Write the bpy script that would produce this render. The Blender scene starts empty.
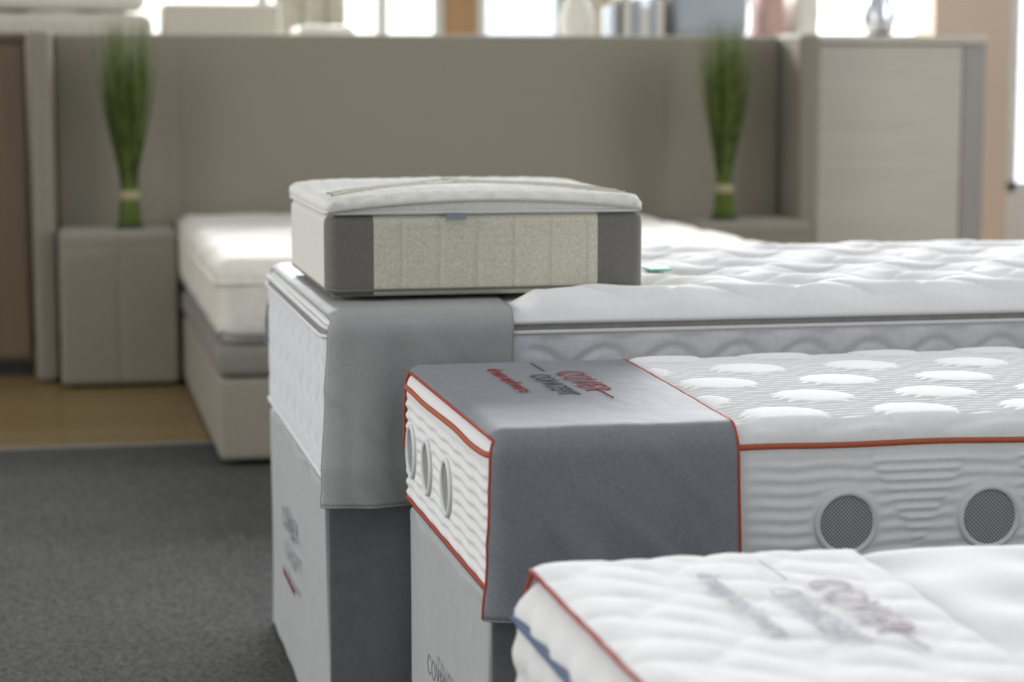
import bpy, math, random
import numpy as np
from mathutils import Matrix, Vector, noise
random.seed(7)
D=bpy.data
scene=bpy.context.scene
col=scene.collection
scene.view_settings.view_transform='Standard'

# ------------------------------------------------------------------ materials
def new_mat(name):
    m=D.materials.new(name); m.use_nodes=True
    nt=m.node_tree; b=nt.nodes['Principled BSDF']
    return m,nt,b
def fabric(name,c,c2=None,rough=.85,nscale=60,bscale=700,bstr=.25,bdist=.001,sheen=.1,stretch=(1,1,1)):
    m,nt,b=new_mat(name)
    tc=nt.nodes.new('ShaderNodeTexCoord'); mp=nt.nodes.new('ShaderNodeMapping')
    mp.inputs['Scale'].default_value=stretch
    nt.links.new(tc.outputs['Object'],mp.inputs[0])
    n=nt.nodes.new('ShaderNodeTexNoise'); n.inputs['Scale'].default_value=nscale; n.inputs['Detail'].default_value=4
    nt.links.new(mp.outputs[0],n.inputs['Vector'])
    r=nt.nodes.new('ShaderNodeValToRGB')
    if c2 is None: c2=tuple(x*.88 for x in c)
    r.color_ramp.elements[0].position=.3; r.color_ramp.elements[1].position=.7
    r.color_ramp.elements[0].color=(*c2,1); r.color_ramp.elements[1].color=(*c,1)
    nt.links.new(n.outputs[0],r.inputs[0]); nt.links.new(r.outputs[0],b.inputs['Base Color'])
    n2=nt.nodes.new('ShaderNodeTexNoise'); n2.inputs['Scale'].default_value=bscale; n2.inputs['Detail'].default_value=2
    nt.links.new(mp.outputs[0],n2.inputs['Vector'])
    bp=nt.nodes.new('ShaderNodeBump'); bp.inputs['Strength'].default_value=bstr; bp.inputs['Distance'].default_value=bdist
    nt.links.new(n2.outputs[0],bp.inputs['Height']); nt.links.new(bp.outputs[0],b.inputs['Normal'])
    b.inputs['Roughness'].default_value=rough
    b.inputs['Sheen Weight'].default_value=sheen
    b.inputs['Specular IOR Level'].default_value=.25
    return m
def wood(name,c,c2,axis='X',scale=3,rough=.45):
    m,nt,b=new_mat(name)
    tc=nt.nodes.new('ShaderNodeTexCoord'); mp=nt.nodes.new('ShaderNodeMapping')
    s={'X':(.6,14,14),'Z':(14,14,.6),'Y':(14,.6,14)}[axis]
    mp.inputs['Scale'].default_value=s
    n=nt.nodes.new('ShaderNodeTexNoise'); n.inputs['Scale'].default_value=scale; n.inputs['Detail'].default_value=6
    r=nt.nodes.new('ShaderNodeValToRGB')
    r.color_ramp.elements[0].position=.3; r.color_ramp.elements[1].position=.72
    r.color_ramp.elements[0].color=(*c2,1); r.color_ramp.elements[1].color=(*c,1)
    nt.links.new(tc.outputs['Object'],mp.inputs[0]); nt.links.new(mp.outputs[0],n.inputs['Vector'])
    nt.links.new(n.outputs[0],r.inputs[0]); nt.links.new(r.outputs[0],b.inputs['Base Color'])
    b.inputs['Roughness'].default_value=rough
    return m
def plain(name,c,rough=.6,metal=0,emit=0,ecol=None):
    m,nt,b=new_mat(name)
    tc=nt.nodes.new('ShaderNodeTexCoord')
    n=nt.nodes.new('ShaderNodeTexNoise'); n.inputs['Scale'].default_value=8
    nt.links.new(tc.outputs['Object'],n.inputs['Vector'])
    mx=nt.nodes.new('ShaderNodeMix'); mx.data_type='RGBA'
    mx.inputs[6].default_value=(*[x*.93 for x in c],1); mx.inputs[7].default_value=(*c,1)
    nt.links.new(n.outputs[0],mx.inputs[0]); nt.links.new(mx.outputs[2],b.inputs['Base Color'])
    b.inputs['Roughness'].default_value=rough; b.inputs['Metallic'].default_value=metal
    if emit:
        b.inputs['Emission Color'].default_value=(*(ecol or c),1); b.inputs['Emission Strength'].default_value=emit
    return m

M={}
M['white']=fabric('mattress_white_knit',(.80,.80,.79),(.75,.755,.755),nscale=90)
M['white_warm']=fabric('mattress_cream_knit',(.72,.69,.62),(.63,.60,.53),nscale=50)
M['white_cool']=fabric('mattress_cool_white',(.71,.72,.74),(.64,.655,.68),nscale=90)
M['grey_cloth']=fabric('grey_satin_cloth',(.235,.250,.27),(.165,.178,.196),rough=.6,nscale=420,bscale=900,sheen=.03)
M['grey_cloth_l']=fabric('light_grey_satin_cloth',(.37,.375,.372),(.29,.295,.292),rough=.5,nscale=420,bscale=900,sheen=.03)
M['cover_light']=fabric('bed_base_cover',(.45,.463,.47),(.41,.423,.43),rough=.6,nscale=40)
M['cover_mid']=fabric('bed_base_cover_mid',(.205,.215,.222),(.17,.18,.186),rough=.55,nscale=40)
M['pipe_red']=plain('piping_rust_red',(.34,.05,.03),.7)
M['pipe_orange']=plain('piping_orange',(.42,.10,.04),.7)
M['pipe_blue']=plain('piping_blue',(.09,.13,.22),.7)
M['pipe_white']=plain('piping_white',(.68,.69,.69),.7)
M['pipe_grey']=plain('piping_grey',(.25,.25,.25),.7)
M['tape_grey']=fabric('border_tape_grey',(.28,.265,.25),(.22,.21,.2))
M['taupe']=fabric('taupe_upholstery',(.268,.245,.193),(.222,.203,.158),nscale=120,bscale=300,bstr=.5,bdist=.002)
M['taupe_d']=fabric('taupe_upholstery_dark',(.155,.14,.11),(.125,.11,.09),nscale=120,bscale=300,bstr=.5,bdist=.002)
M['bedbase']=fabric('bedbase_taupe',(.29,.265,.215),(.245,.225,.18),nscale=120)
M['band_grey']=fabric('topper_beige_band',(.24,.225,.19),(.19,.175,.15),nscale=90)
M['sample_grey']=fabric('sample_grey_border',(.20,.19,.17),(.14,.135,.12),nscale=420,bscale=600,bstr=.5)
M['sample_cream']=fabric('sample_cream_knit',(.76,.73,.60),(.54,.52,.42),nscale=330,bscale=420,bstr=.6,bdist=.002)
M['sample_top']=fabric('sample_white_topper',(.78,.77,.72),(.66,.65,.60),nscale=260,bscale=400,bstr=.4,bdist=.002)
M['seam_beige']=plain('seam_cord_beige',(.48,.46,.40),.8)
M['cab_light']=wood('pale_oak_veneer',(.51,.475,.41),(.46,.425,.37),'X')
M['cab_edge']=wood('pale_oak_edge',(.31,.295,.27),(.27,.26,.24),'Z')
M['cab_brown']=wood('walnut_veneer',(.17,.12,.075),(.13,.095,.055),'Z')
M['post_brown']=wood('window_post_brown',(.34,.21,.09),(.26,.16,.07),'Z')
M['steel']=plain('brushed_steel',(.6,.62,.65),.25,1)
M['thread_dark']=plain('embroidery_dark',(.05,.055,.075),.7)
M['thread_soft']=plain('embroidery_slate',(.22,.225,.27),.7)
M['thread_pale']=plain('embroidery_pale_slate',(.42,.42,.47),.7)
M['thread_mauve']=plain('embroidery_mauve',(.38,.32,.37),.7)
M['thread_red']=plain('embroidery_red',(.25,.03,.035),.7)
M['black']=plain('black_plastic',(.02,.02,.02),.5)
M['wall']=plain('wall_plaster_rose',(.66,.54,.44),.9)
M['wall_w']=plain('wall_plaster_white',(.7,.69,.66),.9)
M['frame']=plain('window_frame_white',(.6,.62,.63),.5)
M['glow']=plain('daylit_frosted_glass',(.9,.93,.95),.3,0,1.8,(.95,.98,1.0))
M['glow_w']=plain('daylit_sheer_curtain',(.9,.9,.85),.8,0,1.4,(1.0,.99,.95))
M['glow_b']=plain('daylit_blue_glass',(.7,.8,.9),.3,0,1.1,(.84,.92,1.0))
M['duvet']=fabric('duvet_beige',(.58,.55,.47),(.50,.47,.40))
M['cushion']=fabric('cushion_ivory',(.68,.66,.60),(.6,.58,.52))
M['cush_blue']=fabric('cushion_greyblue',(.40,.44,.48),(.34,.37,.41))
M['cush_pink']=fabric('cushion_rose',(.52,.35,.32),(.43,.29,.26))
M['green_tag']=plain('green_tag',(.16,.46,.34),.6)
M['label']=plain('label_grey',(.25,.27,.32),.6)
M['grass']=fabric('grass_blade_green',(.155,.205,.045),(.045,.07,.018),nscale=30,bstr=0,sheen=0,rough=.5)
M['stem']=fabric('grass_stem_green',(.12,.17,.03),(.05,.08,.015),nscale=90,stretch=(3,3,.2),sheen=0)
M['raffia']=plain('raffia_band',(.34,.30,.17),.8)

def mesh_vent(name,sc,rot):
    m,nt,b=new_mat(name)
    tc=nt.nodes.new('ShaderNodeTexCoord')
    mp=nt.nodes.new('ShaderNodeMapping'); mp.inputs['Scale'].default_value=sc; mp.inputs['Rotation'].default_value=rot
    nt.links.new(tc.outputs['Object'],mp.inputs[0])
    v=nt.nodes.new('ShaderNodeTexVoronoi'); v.inputs['Scale'].default_value=260; v.inputs['Randomness'].default_value=0
    nt.links.new(mp.outputs[0],v.inputs['Vector'])
    r=nt.nodes.new('ShaderNodeValToRGB'); r.color_ramp.elements[0].position=.28; r.color_ramp.elements[1].position=.55
    r.color_ramp.elements[0].color=(.13,.13,.13,1); r.color_ramp.elements[1].color=(.44,.44,.44,1)
    nt.links.new(v.outputs['Distance'],r.inputs[0]); nt.links.new(r.outputs[0],b.inputs['Base Color'])
    b.inputs['Roughness'].default_value=.6
    return m
M['vent_y']=mesh_vent('vent_mesh_side',(1,0,1),(0,math.radians(45),0))
M['vent_x']=mesh_vent('vent_mesh_end',(0,1,1),(math.radians(45),0,0))
def carpet():
    m,nt,b=new_mat('carpet_charcoal')
    tc=nt.nodes.new('ShaderNodeTexCoord')
    n=nt.nodes.new('ShaderNodeTexNoise'); n.inputs['Scale'].default_value=120; n.inputs['Detail'].default_value=5; n.inputs['Roughness'].default_value=.75
    n2=nt.nodes.new('ShaderNodeTexNoise'); n2.inputs['Scale'].default_value=3
    nt.links.new(tc.outputs['Object'],n.inputs['Vector']); nt.links.new(tc.outputs['Object'],n2.inputs['Vector'])
    r=nt.nodes.new('ShaderNodeValToRGB'); r.color_ramp.elements[0].position=.38; r.color_ramp.elements[1].position=.64
    r.color_ramp.elements[0].color=(.028,.028,.027,1); r.color_ramp.elements[1].color=(.138,.138,.130,1)
    nt.links.new(n.outputs[0],r.inputs[0])
    mx=nt.nodes.new('ShaderNodeMix'); mx.data_type='RGBA'; mx.blend_type='MULTIPLY'; mx.inputs[0].default_value=.3
    nt.links.new(r.outputs[0],mx.inputs[6]); nt.links.new(n2.outputs[0],mx.inputs[7]); nt.links.new(mx.outputs[2],b.inputs['Base Color'])
    bp=nt.nodes.new('ShaderNodeBump'); bp.inputs['Strength'].default_value=.7; bp.inputs['Distance'].default_value=.003
    nt.links.new(n.outputs[0],bp.inputs['Height']); nt.links.new(bp.outputs[0],b.inputs['Normal'])
    b.inputs['Roughness'].default_value=.95; b.inputs['Specular IOR Level'].default_value=.1
    return m
M['carpet']=carpet()
def planks():
    m,nt,b=new_mat('parquet_honey')
    tc=nt.nodes.new('ShaderNodeTexCoord')
    br=nt.nodes.new('ShaderNodeTexBrick'); br.inputs['Scale'].default_value=1
    br.inputs['Brick Width'].default_value=1.2; br.inputs['Row Height'].default_value=.14; br.inputs['Mortar Size'].default_value=.003
    br.inputs['Color1'].default_value=(.235,.16,.066,1); br.inputs['Color2'].default_value=(.19,.13,.052,1); br.inputs['Mortar'].default_value=(.09,.06,.025,1)
    nt.links.new(tc.outputs['Object'],br.inputs['Vector'])
    nt.links.new(br.outputs[0],b.inputs['Base Color']); b.inputs['Roughness'].default_value=.4
    return m
M['planks']=planks()

# ------------------------------------------------------------------ geometry helpers
def empty(name):
    e=D.objects.new(name,None); e.empty_display_size=.1; col.objects.link(e); return e
def finish(name,me,mats,parent=None,smooth=True):
    for m in mats: me.materials.append(m)
    if smooth:
        me.polygons.foreach_set('use_smooth',[True]*len(me.polygons))
    o=D.objects.new(name,me); col.objects.link(o)
    if parent: o.parent=parent
    return o
def rmap(P,lo,hi,r,off=0.0,openbottom=False):
    lo2=np.array(lo,float)+r; hi2=np.array(hi,float)-r
    if openbottom: lo2[2]=-9
    inner=np.minimum(np.maximum(P,lo2),hi2)
    d=P-inner; L=np.linalg.norm(d,axis=1); L[L<1e-9]=1
    N=d/L[:,None]
    return inner+N*(r+off),N
def rbox(name,lo,hi,r,step,mats,parent=None,disp=None,matfn=None):
    lo=np.array(lo,float);hi=np.array(hi,float)
    if np.isscalar(step): step=(step,)*3
    n=[max(2,int(round((hi[i]-lo[i])/step[i]))) for i in range(3)]
    ax=[]
    for i in range(3):
        a=np.linspace(lo[i],hi[i],n[i]+1)
        e=np.array([0,.25,.5,.75,1.0])*r
        a=np.concatenate([lo[i]+e,a[(a>lo[i]+r*1.05)&(a<hi[i]-r*1.05)],hi[i]-e[::-1]])
        ax.append(a)
    nx,ny,nz=[len(a)-1 for a in ax]
    idx=-np.ones((nx+1,ny+1,nz+1),int)
    mask=np.zeros_like(idx,bool)
    mask[0]=mask[-1]=True; mask[:,0]=mask[:,-1]=True; mask[:,:,0]=mask[:,:,-1]=True
    ii=np.argwhere(mask); idx[mask]=np.arange(len(ii))
    P=np.stack([ax[0][ii[:,0]],ax[1][ii[:,1]],ax[2][ii[:,2]]],1)
    P,N=rmap(P,lo,hi,r)
    if disp is not None:
        P=P+N*disp(P,N)[:,None]
    F=[]
    def q(a,flip):
        f=np.stack([a[:-1,:-1],a[1:,:-1],a[1:,1:],a[:-1,1:]],-1).reshape(-1,4)
        if flip: f=f[:,::-1]
        F.append(f)
    q(idx[:,:,0],True); q(idx[:,:,-1],False)
    q(idx[:,0,:],False); q(idx[:,-1,:],True)
    q(idx[0],True); q(idx[-1],False)
    F=np.concatenate(F)
    me=D.meshes.new(name); me.from_pydata(P.tolist(),[],F.tolist())
    if matfn is not None:
        C=P[F].mean(1); NN=N[F].mean(1)
        me.polygons.foreach_set('material_index',matfn(C,NN).astype(np.int32))
    me.update()
    return finish(name,me,mats,parent)
def tube(name,pts,rad,mat,parent=None,closed=False):
    cu=D.curves.new(name,'CURVE'); cu.dimensions='3D'; cu.bevel_depth=rad; cu.bevel_resolution=2
    sp=cu.splines.new('POLY'); sp.points.add(len(pts)-1)
    for i,p in enumerate(pts): sp.points[i].co=(*p,1)
    sp.use_cyclic_u=closed
    cu.materials.append(mat)
    o=D.objects.new(name+'_tmp',cu); col.objects.link(o)
    dg=bpy.context.evaluated_depsgraph_get(); me=D.meshes.new_from_object(o.evaluated_get(dg))
    D.objects.remove(o)
    me.polygons.foreach_set('use_smooth',[True]*len(me.polygons))
    if not me.materials: me.materials.append(mat)
    o=D.objects.new(name,me); col.objects.link(o)
    if parent: o.parent=parent
    return o
def loop_piping(name,lo,hi,r,z,rad,mat,parent,off=0.0,step=.02,wob=0.0):
    x0,y0=lo[0],lo[1];x1,y1=hi[0],hi[1]
    pts=[]
    def seg(a,b):
        n=max(2,int(math.dist(a,b)/step))
        for i in range(n): pts.append((a[0]+(b[0]-a[0])*i/n,a[1]+(b[1]-a[1])*i/n,z))
    seg((x0,y0),(x1,y0));seg((x1,y0),(x1,y1));seg((x1,y1),(x0,y1));seg((x0,y1),(x0,y0))
    P,_=rmap(np.array(pts),lo,hi,r,off)
    if wob: P[:,2]+=np.array([wob*noise.noise(Vector((p[0]*6,p[1]*6,z))) for p in P])
    return tube(name,P.tolist(),rad,mat,parent,True)
def lathe(name,prof,mat,c,parent=None,n=32,smooth=True):
    vs=[];fs=[]
    for r,z in prof:
        for k in range(n):
            a=2*math.pi*k/n; vs.append((c[0]+r*math.cos(a),c[1]+r*math.sin(a),c[2]+z))
    for i in range(len(prof)-1):
        for k in range(n):
            fs.append((i*n+k,i*n+(k+1)%n,(i+1)*n+(k+1)%n,(i+1)*n+k))
    fs.append(tuple(range(n))[::-1]); fs.append(tuple(range((len(prof)-1)*n,len(prof)*n)))
    me=D.meshes.new(name); me.from_pydata(vs,[],fs); me.update()
    return finish(name,me,[mat],parent,smooth)
def text(name,body,size,origin,ex,ey,mat,parent,space=1.0):
    cu=D.curves.new(name,'FONT'); cu.body=body; cu.size=size; cu.extrude=.0004; cu.align_x='CENTER'; cu.space_character=space
    o=D.objects.new(name+'_tmp',cu); col.objects.link(o)
    dg=bpy.context.evaluated_depsgraph_get(); me=D.meshes.new_from_object(o.evaluated_get(dg)); D.objects.remove(o)
    ex=Vector(ex).normalized();ey=Vector(ey).normalized();ez=ex.cross(ey)
    mw=Matrix((( ex.x,ey.x,ez.x,origin[0]),(ex.y,ey.y,ez.y,origin[1]),(ex.z,ey.z,ez.z,origin[2]),(0,0,0,1)))
    me.transform(mw); me.materials.clear(); me.materials.append(mat)
    o=D.objects.new(name,me); col.objects.link(o); o.parent=parent
    return o
def drape(name,lo,hi,r,off,xL,xRn,xRf,zf,zb,mat,parent,wr=.002,fold=.006,seed=0,pipes=None,prad=.0028,skewf=0,flare=0.0,ws=1.0,quilt=0.0):
    y0,z1,y1=lo[1],hi[2],hi[1]
    path=[]
    def seg(a,b,st=.008):
        n=max(1,int(round(math.dist(a,b)/st)))
        for i in range(n): path.append((a[0]+(b[0]-a[0])*i/n,a[1]+(b[1]-a[1])*i/n))
    seg((y1,zb),(y1,z1-r)); 
    for k in range(4): path.append((y1,z1-r+r*k/4))
    for k in range(4): path.append((y1-r*k/4,z1))
    seg((y1-r,z1),(y0+r,z1))
    for k in range(4): path.append((y0+r-r*k/4,z1))
    for k in range(4): path.append((y0,z1-r*k/4))
    seg((y0,z1-r),(y0,zf)); path.append((y0,zf))
    nx=80
    P=[]
    for (y,z) in path:
        t=(y-y0)/(y1-y0); xr=xRn+(xRf-xRn)*t
        if z<z1-.02 and t<.5: xr+=skewf*(z1-z)
        for i in range(nx+1):
            u=i/nx; 
            P.append((xL+(xr-xL)*u,y,z))
    P=np.array(P)
    Q,N=rmap(P,lo,hi,r,off,True)
    d=np.zeros(len(Q))
    for i,p in enumerate(Q):
        w=wr*(.5+.5*noise.noise(Vector((p[0]*14*ws+seed,p[1]*9*ws,p[2]*9*ws))))
        w+=wr*.5*(.5+.5*noise.noise(Vector((p[0]*40*ws+seed,p[1]*33*ws,p[2]*30*ws))))
        if quilt and N[i,2]>.5:
            a=(p[0]*.8+p[1]+.012*math.sin(p[0]*40))/.085; b=(p[0]-p[1]*.5+.01*math.sin(p[1]*35))/.11
            w+=quilt*(abs(math.sin(math.pi*a))**.5*abs(math.sin(math.pi*b))**.5)
        if N[i,2]<.5:
            dep=min(1,max(0,(z1-p[2])/.25))
            w+=fold*dep*(1+1.3*noise.noise(Vector((p[0]*13+seed,0,p[2]*2.5))))
            w+=fold*1.0*dep**.5*max(0,noise.noise(Vector(((p[0]+p[2]*.8)*22+seed,3,(p[0]-p[2])*3))))
            w+=flare*dep**1.5
        d[i]=max(w,-.001)
    Q=Q+N*d[:,None]
    n=nx+1;m=len(path)
    F=[(j*n+i,(j+1)*n+i,(j+1)*n+i+1,j*n+i+1) for j in range(m-1) for i in range(nx)]
    me=D.meshes.new(name); me.from_pydata(Q.tolist(),[],F); me.update()
    o=finish(name,me,[mat],parent)
    s=o.modifiers.new('thickness','SOLIDIFY'); s.thickness=.003; s.offset=0
    Q3=Q.reshape(m,n,3)
    if pipes:
        if pipes[0]: tube(name+'_piping_end',Q3[:,0].tolist(),prad,pipes[0],parent)
        if pipes[1]: tube(name+'_piping_inner',Q3[:,-1].tolist(),prad,pipes[1],parent)
    tube(name+'_hem',Q3[-1].tolist(),.002,mat,parent)
    return Q
def sstep(a,b,x):
    t=np.clip((x-a)/(b-a),0,1); return t*t*(3-2*t)
def tuft(X,Y,dx,dy):
    best=np.full(X.shape,9.0)
    r0=np.round(Y/dy)
    for k in (-1,0,1):
        r=r0+k; off=(np.mod(r,2))*dx/2
        cx=np.round((X-off)/dx)*dx+off
        best=np.minimum(best,np.hypot(X-cx,Y-r*dy))
    return best
def snoise(P,s,seed=0):
    return np.array([noise.noise(Vector((p[0]*s+seed,p[1]*s,p[2]*s))) for p in P])

# ------------------------------------------------------------------ room shell
def box_mesh(name,lo,hi,mat,parent=None,bev=0.0):
    x0,y0,z0=lo;x1,y1,z1=hi
    v=[(x0,y0,z0),(x1,y0,z0),(x1,y1,z0),(x0,y1,z0),(x0,y0,z1),(x1,y0,z1),(x1,y1,z1),(x0,y1,z1)]
    f=[(3,2,1,0),(4,5,6,7),(0,1,5,4),(1,2,6,5),(2,3,7,6),(3,0,4,7)]
    me=D.meshes.new(name); me.from_pydata(v,[],f); me.update()
    o=finish(name,me,[mat],parent,False)
    if bev:
        b=o.modifiers.new('bevel','BEVEL'); b.width=bev; b.segments=2
    return o
fl=empty('floor')
box_mesh('floor_boards',(-5,6.76,-.05),(9,13,0),M['planks'],fl)
box_mesh('floor_substrate',(-5,-2,-.05),(9,6.76,-.006),M['planks'],fl)
box_mesh('carpet',(-5,-2,-.006),(9,6.76,.004),M['carpet'],fl)
tube('carpet_edge_trim',[(-5,6.765,.003),(9,6.765,.003)],.005,M['pipe_grey'],fl)
wl=box_mesh('wall_left',(-5.1,-2,0),(-5,13,3),M['wall_w'])
wb=empty('wall_back')
box_mesh('sill_wall',(-5,12.5,0),(9,12.7,.45),M['wall_w'],wb)
box_mesh('head_wall',(-5,12.5,2.6),(9,12.7,3),M['wall_w'],wb)
for i,(a,b,m) in enumerate([(-5,.3,'wall_w'),(2.27,2.46,'post_brown'),(8.6,9,'wall_w')]):
    box_mesh('pier_%d'%i,(a,12.5,.45),(b,12.7,2.6),M[m],wb)
wn=0
def window(x0,x1,mat,mull):
    global wn; wn+=1
    e=empty('window_%d'%wn)
    box_mesh('glass',(x0,12.6,.45),(x1,12.62,2.6),mat,e)
    for a in [x0+.03]+list(mull)+[x1-.03]:
        box_mesh('mullion',(a-.03,12.54,.45),(a+.03,12.6,2.6),M['frame'],e)
    box_mesh('rail_bottom',(x0,12.54,.45),(x1,12.6,.51),M['frame'],e)
    box_mesh('rail_top',(x0,12.54,2.54),(x1,12.6,2.6),M['frame'],e)
window(.3,2.27,M['glow_w'],[1.2,1.9])
window(2.46,4.0,M['glow_b'],[2.98,3.3,3.6])
window(4.0,8.6,M['glow'],[4.45,5.9,7.2])
def curtain(x0,x1,y,z0,z1,mat):
    n=160; vs=[];fs=[]
    for i in range(n+1):
        x=x0+(x1-x0)*i/n; yy=y+.03*math.sin(x*38)+.012*math.sin(x*91)
        vs+= [(x,yy,z0),(x,yy+.005,z1)]
    for i in range(n): fs.append((2*i,2*i+2,2*i+3,2*i+1))
    me=D.meshes.new('window_curtain'); me.from_pydata(vs,[],fs); me.update()
    return finish('window_curtain',me,[mat])
cm=fabric('curtain_linen',(.62,.61,.54),(.42,.41,.36),nscale=25)
curtain(1.25,1.66,12.35,.05,2.55,cm)
curtain(2.95,3.35,12.35,.05,2.55,cm)
box_mesh('wall_partition',(4.27,10.0,0),(4.68,10.25,3),M['wall'])

# ------------------------------------------------------------------ headboard + bed
hb=empty('upholstered_headboard')
def grooves(P,N):
    x=P[:,0]; g=np.zeros(len(P))
    for c in (.475,2.475): g-=.006*np.exp(-((x-c)/.006)**2)
    return g*np.abs(N[:,1])
rbox('headboard_panel',(.002,8.50,.02),(2.955,8.60,1.33),.02,(.012,.1,.1),[M['taupe']],hb,grooves)
rbox('headboard_wing_left',(-.088,8.27,.005),(-.002,8.61,1.338),.025,.05,[M['taupe']],hb)
rbox('headboard_wing_right',(2.96,8.27,.005),(3.050,8.61,1.338),.025,.05,[M['taupe']],hb)
for s,x in (('left',-.045),('right',3.005)):
    tube('wing_seam_'+s,[(x,8.2695,.04),(x,8.2695,1.31)],.002,M['taupe'],hb)
bed=empty('upholstered_double_bed')
XR=2.28
rbox('bed_box',(.46,6.31,.02),(XR,8.49,.27),.02,.06,[M['bedbase']],bed)
rbox('lower_mattress',(.455,6.30,.27),(XR,8.49,.37),.03,.05,[M['band_grey']],bed)
def backq(P,N):
    c=np.where(np.abs(N[:,0])>np.abs(N[:,1]),P[:,1],P[:,0])
    top=.014*(1-np.exp(-(tuft(P[:,0],P[:,1],.3,.25)/.07)**2))*np.clip(N[:,2],0,1)
    return top+.008*np.sin(c*2*math.pi/.5)*(1-np.abs(N[:,2]))*np.sin((P[:,2]-.37)/.25*math.pi)
rbox('top_mattress',(.455,6.29,.37),(XR,8.485,.615),.06,.03,[M['white_warm']],bed,backq)
loop_piping('mattress_piping_top',(.455,6.29,.37),(XR,8.485,.615),.06,.555,.006,M['white_warm'],bed,.004)
loop_piping('mattress_piping_bottom',(.455,6.29,.37),(XR,8.485,.615),.06,.40,.006,M['pipe_grey'],bed,.002)
for i,(x,y) in enumerate(((.56,6.46),(XR-.1,6.46),(.56,8.38),(XR-.1,8.38))):
    lathe('foot_%d'%i,[(.03,0),(.03,.03)],M['black'],(x,y,0),bed,16)
for x0,x1 in ((.005,.445),(2.47,2.95)):
    e=empty('upholstered_nightstand')
    def nd(P,N,x0=x0,x1=x1):
        return -.006*np.exp(-((P[:,0]-(x0+x1)/2)/.006)**2)*np.abs(N[:,1])-.004*np.exp(-((P[:,2]-.53)/.005)**2)*(1-np.abs(N[:,2]))
    rbox('cube_body',(x0,8.08,.012),(x1,8.485,.590),.022,(.01,.03,.01),[M['taupe']],e,nd)
    for i,(x,y) in enumerate(((x0+.05,8.15),(x1-.05,8.15),(x0+.05,8.43),(x1-.05,8.43))):
        lathe('glide_%d'%i,[(.02,0),(.02,.02)],M['black'],(x,y,0),e,12)

def grass(cx,cy,z0,H,seed):
    rnd=random.Random(seed)
    e=empty('ornamental_grass_bundle')
    vs=[];fs=[]
    for b in range(520):
        a=rnd.uniform(0,2*math.pi); rr=math.sqrt(rnd.random())
        h=H*rnd.uniform(.6,1.0); ex=rnd.uniform(.5,1.35); w=rnd.uniform(.0014,.0028); fa=rnd.uniform(0,math.pi)
        base=len(vs); n=10
        for i in range(n):
            t=i/(n-1); z=h*t
            q=z/H
            R=.045-.018*min(1,q/.2) if q<.2 else .027+.085*math.sin(min(1,(q-.2)/.75)*math.pi/2)**1.2*ex
            x=cx+R*rr*math.cos(a)+.012*q*math.sin(b); y=cy+R*rr*math.sin(a)+.012*q*math.cos(b*1.7)
            ww=w*(1-t**3)+.0003
            vs.append((x-ww*math.cos(fa),y-ww*math.sin(fa),z0+z)); vs.append((x+ww*math.cos(fa),y+ww*math.sin(fa),z0+z))
        for i in range(n-1):
            k=base+2*i; fs.append((k,k+1,k+3,k+2))
    me=D.meshes.new('blades'); me.from_pydata(vs,[],fs); me.update()
    finish('blades',me,[M['grass']],e)
    lathe('stem_core',[(.046,0),(.04,.05),(.03,.14),(.028,.2),(.024,.28),(.012,.34)],M['stem'],(cx,cy,z0),e,20)
    lathe('tie_band',[(.036,.105),(.040,.11),(.040,.135),(.036,.142)],M['raffia'],(cx,cy,z0),e,24)
    lathe('base_disc',[(.052,.0),(.054,.006),(.05,.012)],M['black'],(cx,cy,z0),e,24)
grass(.275,8.25,.591,.82,1)
grass(2.635,8.25,.591,.82,2)

# ------------------------------------------------------------------ right cabinet
cab=empty('oak_cabinet')
x0,x1,yf,yb,zt=3.06,3.85,8.46,8.95,1.335
box_mesh('top_slab',(x0,yf-.015,zt-.035),(x1,yb,zt),M['cab_light'],cab,.003)
box_mesh('side_left',(x0,yf,.0),(x0+.03,yb,zt-.035),M['cab_edge'],cab,.002)
box_mesh('side_right',(x1-.10,yf,.0),(x1,yb,zt-.035),M['cab_edge'],cab,.002)
box_mesh('door_front',(x0+.034,yf+.004,.06),(x1-.104,yf+.024,zt-.04),M['cab_light'],cab,.002)
box_mesh('plinth',(x0+.03,yf+.04,0),(x1-.1,yf+.06,.058),M['cab_edge'],cab)
box_mesh('back_panel',(x0+.03,yb-.01,0),(x1-.1,yb,zt-.035),M['cab_edge'],cab)
j=empty('steel_jug')
lathe('body',[(.045,0),(.062,.02),(.068,.08),(.055,.15),(.042,.2),(.05,.24),(.046,.24),(.038,.2)],M['steel'],(3.47,8.72,zt+.001),j)
tube('handle',[(3.52,8.72,zt+.19),(3.56,8.72,zt+.19),(3.575,8.72,zt+.15),(3.57,8.72,zt+.1),(3.533,8.72,zt+.07)],.006,M['steel'],j)
cb=empty('walnut_cabinet')
box_mesh('carcass',(-1.3,8.5,.06),(-.10,9.0,1.30),M['cab_brown'],cb,.004)
box_mesh('top_slab',(-1.32,8.48,1.30),(-.095,9.02,1.33),M['cab_brown'],cb,.004)
box_mesh('plinth',(-1.28,8.54,0),(-.12,8.98,.06),M['black'],cb)
box_mesh('door_1',(-.70,8.48,.08),(-.11,8.5,1.28),M['cab_brown'],cb,.003)
box_mesh('door_2',(-1.29,8.48,.08),(-.72,8.5,1.28),M['cab_brown'],cb,.003)

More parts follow.
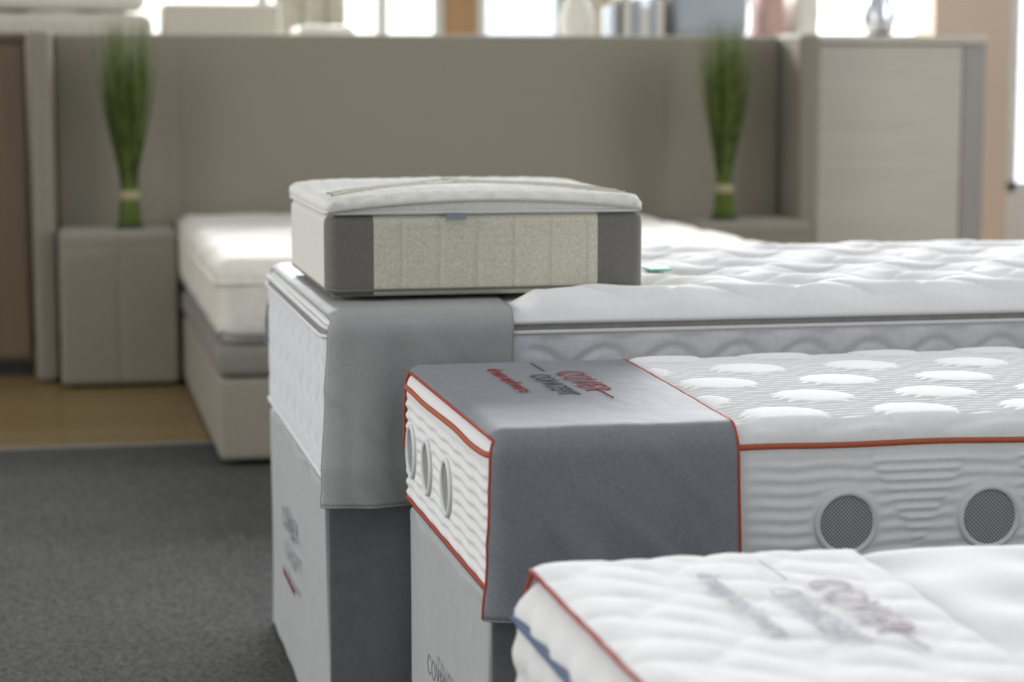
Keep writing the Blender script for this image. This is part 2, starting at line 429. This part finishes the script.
sb=empty('display_sideboard')
box_mesh('top',(-.9,9.25,1.28),(3.75,9.85,1.31),M['cab_light'],sb,.003)
box_mesh('body',(-.86,9.3,.08),(3.7,9.8,1.28),M['cab_light'],sb)
box_mesh('plinth',(-.84,9.34,0),(3.68,9.78,.08),M['black'],sb)
def soft(P,N): return .012*snoise(P,7)
rbox('folded_duvet',(-.75,9.3,1.322),(.42,9.75,1.43),.045,.04,[M['duvet']],None,soft)
rbox('folded_duvet',(-.6,9.32,1.445),(.40,9.73,1.53),.04,.04,[M['cushion']],None,soft)
rbox('storage_box',(.47,9.35,1.31),(.97,9.7,1.475),.015,.05,[M['duvet']])
rbox('folded_towel_stack',(1.05,9.35,1.323),(1.30,9.7,1.385),.03,.03,[M['cushion']],None,soft)
lathe('ceramic_vase',[(.05,0),(.075,.05),(.08,.12),(.05,.2),(.035,.26),(.045,.3)],M['cushion'],(2.33,9.5,1.31))
bk=empty('book_row')
xx=2.47
for i in range(9):
    w=random.uniform(.018,.04); hh=random.uniform(.16,.24)
    box_mesh('book_%d'%i,(xx,9.4,1.31),(xx+w,9.6,1.31+hh),random.choice([M['cush_blue'],M['cushion'],M['taupe_d'],M['pipe_white'],M['frame']]),bk,.002)
    xx+=w+.003
rbox('scatter_cushion',(2.76,9.4,1.322),(3.12,9.65,1.58),.05,.03,[M['cush_blue']],None,soft)
rbox('scatter_cushion',(3.18,9.4,1.322),(3.30,9.65,1.57),.04,.03,[M['cush_pink']],None,soft)
rbox('scatter_cushion',(3.34,9.4,1.322),(3.46,9.65,1.55),.04,.03,[M['cushion']],None,soft)

# ------------------------------------------------------------------ tufted display bed
b3=empty('single_bed_tufted')
lo3=(.424,3.47,.468);hi3=(2.43,4.45,.764);r3=.034
def d3(P,N):
    X,Y,Z=P.T
    m=sstep(.74,.80,X)
    press=1-(1-sstep(1.0,1.06,X))*sstep(3.57,3.62,Y)*(1-sstep(4.19,4.25,Y))
    t=tuft(X+.015*np.sin(Y*20),Y-.06+.01*np.sin(X*16),.23,.17)
    line=np.exp(-((np.mod(Y+.030*np.sin(X*2*math.pi/.23),.085)-.0425)/.006)**2)
    nz=np.clip(N[:,2],0,1)**1.5
    top=(.033*(1-np.exp(-(t/.065)**2))-.007*line)*nz*sstep(3.47,3.53,Y)*m*press+.004*m*nz
    c=np.where(np.abs(N[:,0])>np.abs(N[:,1]),Y,X)
    v=np.mod(Z-.035*np.abs(np.sin(math.pi*c/.12)),.07)
    side=-.006*np.exp(-((v-.035)/.006)**2)+.003*np.sin(c*2*math.pi/.12)
    side*=(1-np.abs(N[:,2]))*np.where(Z<.722,1,0)
    ground=-.003*np.exp(-((Z-.738)/.005)**2)*(1-np.clip(N[:,2],0,1))
    return top+side*np.where(np.abs(N[:,0])>.5,.5,m)+ground
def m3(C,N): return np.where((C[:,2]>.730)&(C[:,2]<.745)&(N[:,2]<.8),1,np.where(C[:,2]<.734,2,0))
rbox('mattress',lo3,hi3,r3,(.009,.009,.005),[M['white'],M['tape_grey'],M['white_cool']],b3,d3,m3)
loop_piping('piping_upper',lo3,hi3,r3,.748,.0042,M['pipe_white'],b3,.003)
loop_piping('piping_lower',lo3,hi3,r3,.730,.0038,M['pipe_white'],b3,.002)
loop_piping('piping_bottom',lo3,hi3,r3,.49,.004,M['pipe_white'],b3,.001)
def basewr(seed):
    def f(P,N):
        c=np.where(np.abs(N[:,0])>np.abs(N[:,1]),P[:,1],P[:,0])
        out=np.array([.010*noise.noise(Vector((cc*7+seed,zz*2.2,seed))) for cc,zz in zip(c,P[:,2])])
        return out*(1-np.abs(N[:,2]))
    return f
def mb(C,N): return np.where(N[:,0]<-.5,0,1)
rbox('covered_base',(.428,3.50,.0045),(2.424,4.442,.47),.010,.02,[M['cover_light'],M['cover_mid']],b3,basewr(3),mb)
drape('grey_protector_cloth',lo3,hi3,r3,.005,.432,.742,.80,.452,.60,M['grey_cloth_l'],b3,.003,.015,5,(M['pipe_grey'],M['pipe_grey']),.0018,-.05,.012)
def end_logo(x,yc,z,s,parent):
    text('logo_main','COVER',s,(x,yc,z),(0,-1,0),(0,0,1),M['thread_soft'],parent,1.15)
    text('logo_sub','CONCEPT',s*.7,(x,yc-.02,z-s*.9),(0,-1,0),(0,0,1),M['thread_pale'],parent,1.15)
    text('logo_line','dream and more',s*.5,(x,yc,z-s*1.7),(0,-1,0),(0,0,1),M['thread_red'],parent,1.05)
end_logo(.4175,4.0,.29,.058,b3)
box_mesh('care_tag',(1.085,3.84,.795),(1.125,3.95,.799),M['green_tag'],b3)

# ------------------------------------------------------------------ mattress sample
sm=empty('mattress_sample')
los=(.450,3.62,.7795);his=(1.010,4.19,.922)
def ds(P,N):
    X,Y,Z=P.T
    c=np.where(np.abs(N[:,0])>np.abs(N[:,1]),Y,X)
    g=-.0030*np.exp(-((np.mod(c-.545,.066)-.033)/.003)**2)+.0012*np.sin(c*2*math.pi/.011)*np.sin(Z*2*math.pi/.011)
    cen=((X>.530)&(X<.925))
    return g*(1-np.abs(N[:,2]))*np.where(cen|(np.abs(N[:,0])>.7),1,.0)
def ms(C,N):
    gr=((C[:,0]<.532)|(C[:,0]>.925))&(N[:,1]<-.4)
    gr|=(N[:,0]<-.6)&(C[:,1]<3.66)
    return np.where(gr,1,np.where(N[:,0]<-.5,2,0))
rbox('core_block',los,his,.018,(.0035,.006,.004),[M['sample_cream'],M['sample_grey'],M['sample_top']],sm,ds,ms)
loop_piping('piping_low',los,his,.018,.791,.0025,M['sample_grey'],sm,.0008)
def lump1(x,y): return .004*noise.noise(Vector((x*6+3,y*6,.948*6)))
def dome1(x): return .010*math.sin(min(1,max(0,(x-.45)/.56))*math.pi)**.7
def dt(P,N):
    X,Y,Z=P.T
    rib=.0030*np.sin(Y*2*math.pi/.030+1.5*np.sin(X*2*math.pi/.06))
    lump=.004*snoise(P,6,3)
    dome=.010*np.sin(np.clip((X-.45)/.56,0,1)*math.pi)**.7
    return (rib+lump+dome)*np.clip(N[:,2],0,1)
rbox('topper_pad',(.446,3.617,.920),(1.008,4.185,.948),.0135,(.005,.0035,.01),[M['sample_top']],sm,dt)
loop_piping('topper_seam',(.446,3.617,.920),(1.008,4.185,.948),.0135,.922,.003,M['pipe_white'],sm,.0012)
# stitched envelope seams running diagonally over the topper
for k,(apex,) in enumerate(((.30,),(.36,))):
    pts=[]
    for i in range(61):
        x=.465+.525*i/60; y=3.64+k*.05+apex*(1-abs(x-.73)/.29)
        pts.append((x,y,.9515+lump1(x,y)+dome1(x)))
    tube('envelope_seam_%d'%k,pts,.0026,M['seam_beige'],sm)
pts=[]
for i in range(41):
    t=i/40; pts.append((.452+.55*t,3.6145,.926+.018*math.sin(math.pi*t)**.8))
tube('cover_flap_seam',pts,.0028,M['seam_beige'],sm)
box_mesh('brand_label',(.655,3.609,.912),(.690,3.6135,.921),M['label'],sm)

# ------------------------------------------------------------------ ventilated display bed
b2=empty('single_bed_ventilated')
lo2=(.543,2.69,.462);hi2=(2.55,3.38,.688);r2=.028
ventX=[1.038+.208*k for k in range(7)]; ventY=[2.99,3.155,3.30]
def d2(P,N):
    X,Y,Z=P.T
    m=sstep(.88,.93,X)
    t=tuft(X-.02,Y-.05,.19,.15)
    dome=np.clip(1-(t/.060)**2,0,1)**.5
    ribs=.0030*np.sin(Y*2*math.pi/.021+1.2*np.sin(X*2*math.pi/.19))
    top=(np.where(t<.060,.0025+.0045*dome,ribs)+.005)*np.clip(N[:,2],0,1)*m
    c=np.where(np.abs(N[:,0])>np.abs(N[:,1]),Y,X)
    rib=.0014*np.sin(Z*2*math.pi/.018+.6*np.sin(c*2*math.pi/.104))
    k=np.ones(len(P))
    for vx in ventX: k*=np.where((np.hypot(X-vx,Z-.557)<.052)&(N[:,1]<-.5),0,1)
    for vy in ventY: k*=np.where((np.hypot(Y-vy,Z-.565)<.046)&(N[:,0]<-.5),0,1)
    for vx in ventX:
        cx=vx+.104; tri=(np.abs(X-cx)<.065*(Z-.515)/.12)&(Z>.515)&(N[:,1]<-.5)&(Z<.645)
        rib=np.where(tri,.0024*np.sin(Z*2*math.pi/.0135)+.0015,rib)
    fade=sstep(.468,.485,Z)*(1-sstep(.635,.65,Z))
    isx=np.where(np.abs(N[:,0])>.5,1.4,m)
    return top+rib*k*fade*(1-np.abs(N[:,2]))*isx
rbox('mattress',lo2,hi2,r2,(.006,.0038,.003),[M['white']],b2,d2)
loop_piping('piping_upper',lo2,hi2,r2,.660,.0042,M['pipe_orange'],b2,.001,wob=.004)
loop_piping('piping_bottom',lo2,hi2,r2,.482,.0035,M['pipe_red'],b2,.001)
def vent(c,ax,r,ry,parent):
    vs=[c];n=40
    for k in range(n):
        a=2*math.pi*k/n
        vs.append((c[0]+r*math.cos(a),c[1],c[2]+ry*math.sin(a)) if ax=='y' else (c[0],c[1]-r*math.cos(a),c[2]+ry*math.sin(a)))
    me=D.meshes.new('vent_mesh'); me.from_pydata(vs,[],[(0,1+k,1+(k+1)%n) for k in range(n)]); me.update()
    finish('vent_mesh',me,[M['vent_'+ax]],parent,False)
    tube('vent_ring',vs[1:],.0045,M['pipe_white'],parent,True)
for vx in ventX: vent((vx,2.6885,.553),'y',.042,.042,b2)
for vy in ventY: vent((.5415,vy,.565),'x',.034,.040,b2)
rbox('covered_base',(.547,2.715,.0045),(2.54,3.372,.464),.010,.02,[M['cover_light'],M['cover_mid']],b2,basewr(8),mb)
drape('grey_protector_cloth',lo2,hi2,r2,.005,.545,.880,.905,.449,.56,M['grey_cloth'],b2,.0026,.014,9,(M['pipe_red'],M['pipe_red']),.0026,.0,.004)
end_logo(.536,3.05,.255,.045,b2)
def top_logo(xb,yc,z,s,parent,m1,m2,m3):
    text('logo_line','dream and more',s*.52,(xb,yc+.01,z),(0,-1,0),(1,0,0),m3,parent,1.05)
    text('logo_sub','CONCEPT',s*.66,(xb+s*.75,yc-.05,z),(0,-1,0),(1,0,0),m2,parent,1.05)
    text('logo_main','COVER',s*.9,(xb+s*1.45,yc-.02,z),(0,-1,0),(1,0,0),m1,parent,1.1)
    tube('logo_rule',[(xb+s*1.25,yc+.19,z),(xb+s*1.25,yc+.10,z)],.001,m2,parent)
    tube('logo_rule_2',[(xb+s*1.75,yc-.11,z),(xb+s*1.75,yc-.20,z)],.001,m1,parent)
top_logo(.655,3.13,.6985,.068,b2,M['thread_red'],M['thread_dark'],M['thread_red'])

# ------------------------------------------------------------------ nearest display bed
b1=empty('single_bed_white_cover')
lo1=(.492,1.46,.36);hi1=(2.5,2.32,.60);r1=.05
def d1(P,N):
    X,Y,Z=P.T
    m=sstep(.86,.93,X)
    top=.012*(1-np.exp(-(tuft(X,Y,.2,.17)/.06)**2))*np.clip(N[:,2],0,1)*m
    c=np.where(np.abs(N[:,0])>np.abs(N[:,1]),Y,X)
    return top+(.004*np.sin(c*2*math.pi/.09)+.003*np.sin(Z*2*math.pi/.05))*(1-np.abs(N[:,2]))
rbox('mattress',lo1,hi1,r1,(.01,.01,.006),[M['white']],b1,d1)
loop_piping('piping_upper',lo1,hi1,r1,.553,.0045,M['pipe_blue'],b1,.003)
loop_piping('piping_bottom',lo1,hi1,r1,.40,.005,M['pipe_blue'],b1,.002)
rbox('covered_base',(.508,1.476,.0045),(2.49,2.302,.362),.012,.03,[M['cover_light'],M['cover_mid']],b1,basewr(2),mb)
drape('white_protector_cloth',lo1,hi1,r1,.008,.512,.845,.885,.40,.48,M['white'],b1,.004,.006,21,(M['pipe_red'],None),.003,.0,0,1.0,.0045)
top_logo(.665,2.03,.6195,.072,b1,M['thread_mauve'],M['thread_pale'],M['thread_pale'])
text('mattress_logo','COVER',.05,(1.02,2.03,.6175),(0,-1,0),(1,0,0),M['thread_pale'],b1)
text('mattress_logo_2','CONCEPT',.045,(1.12,2.16,.6175),(0,-1,0),(1,0,0),M['thread_mauve'],b1)

# ------------------------------------------------------------------ light
w=D.worlds.new('World'); scene.world=w; w.use_nodes=True
bg=w.node_tree.nodes['Background']; bg.inputs[0].default_value=(.955,.975,1.0,1); bg.inputs[1].default_value=.64
def area(name,loc,target,sx,sy,power,c):
    l=D.lights.new(name,'AREA'); l.shape='RECTANGLE'; l.size=sx; l.size_y=sy; l.energy=power; l.color=c
    o=D.objects.new(name,l); o.location=loc; col.objects.link(o)
    o.rotation_euler=(Vector(target)-Vector(loc)).to_track_quat('-Z','Y').to_euler()
area('window_daylight_back',(3.0,11.5,3.2),(1.5,3.5,.5),6,1.4,820,(.97,.985,1))
area('window_daylight_right',(6.5,4.5,2.4),(1,3.3,.6),3,1.6,150,(.98,.99,1))
area('window_daylight_left',(-4,3.5,2.0),(1,3.2,.5),3,2,110,(1,.99,.97))

# ------------------------------------------------------------------ camera
cd=D.cameras.new('camera'); cam=D.objects.new('camera',cd); col.objects.link(cam)
cd.sensor_width=36; cd.lens=75.06; cam.location=(0,0,1.15)
cam.rotation_euler=(math.radians(90-6.97),0,math.radians(-12.05))
cd.dof.use_dof=True; cd.dof.focus_distance=3.15; cd.dof.aperture_fstop=3.6
scene.camera=cam
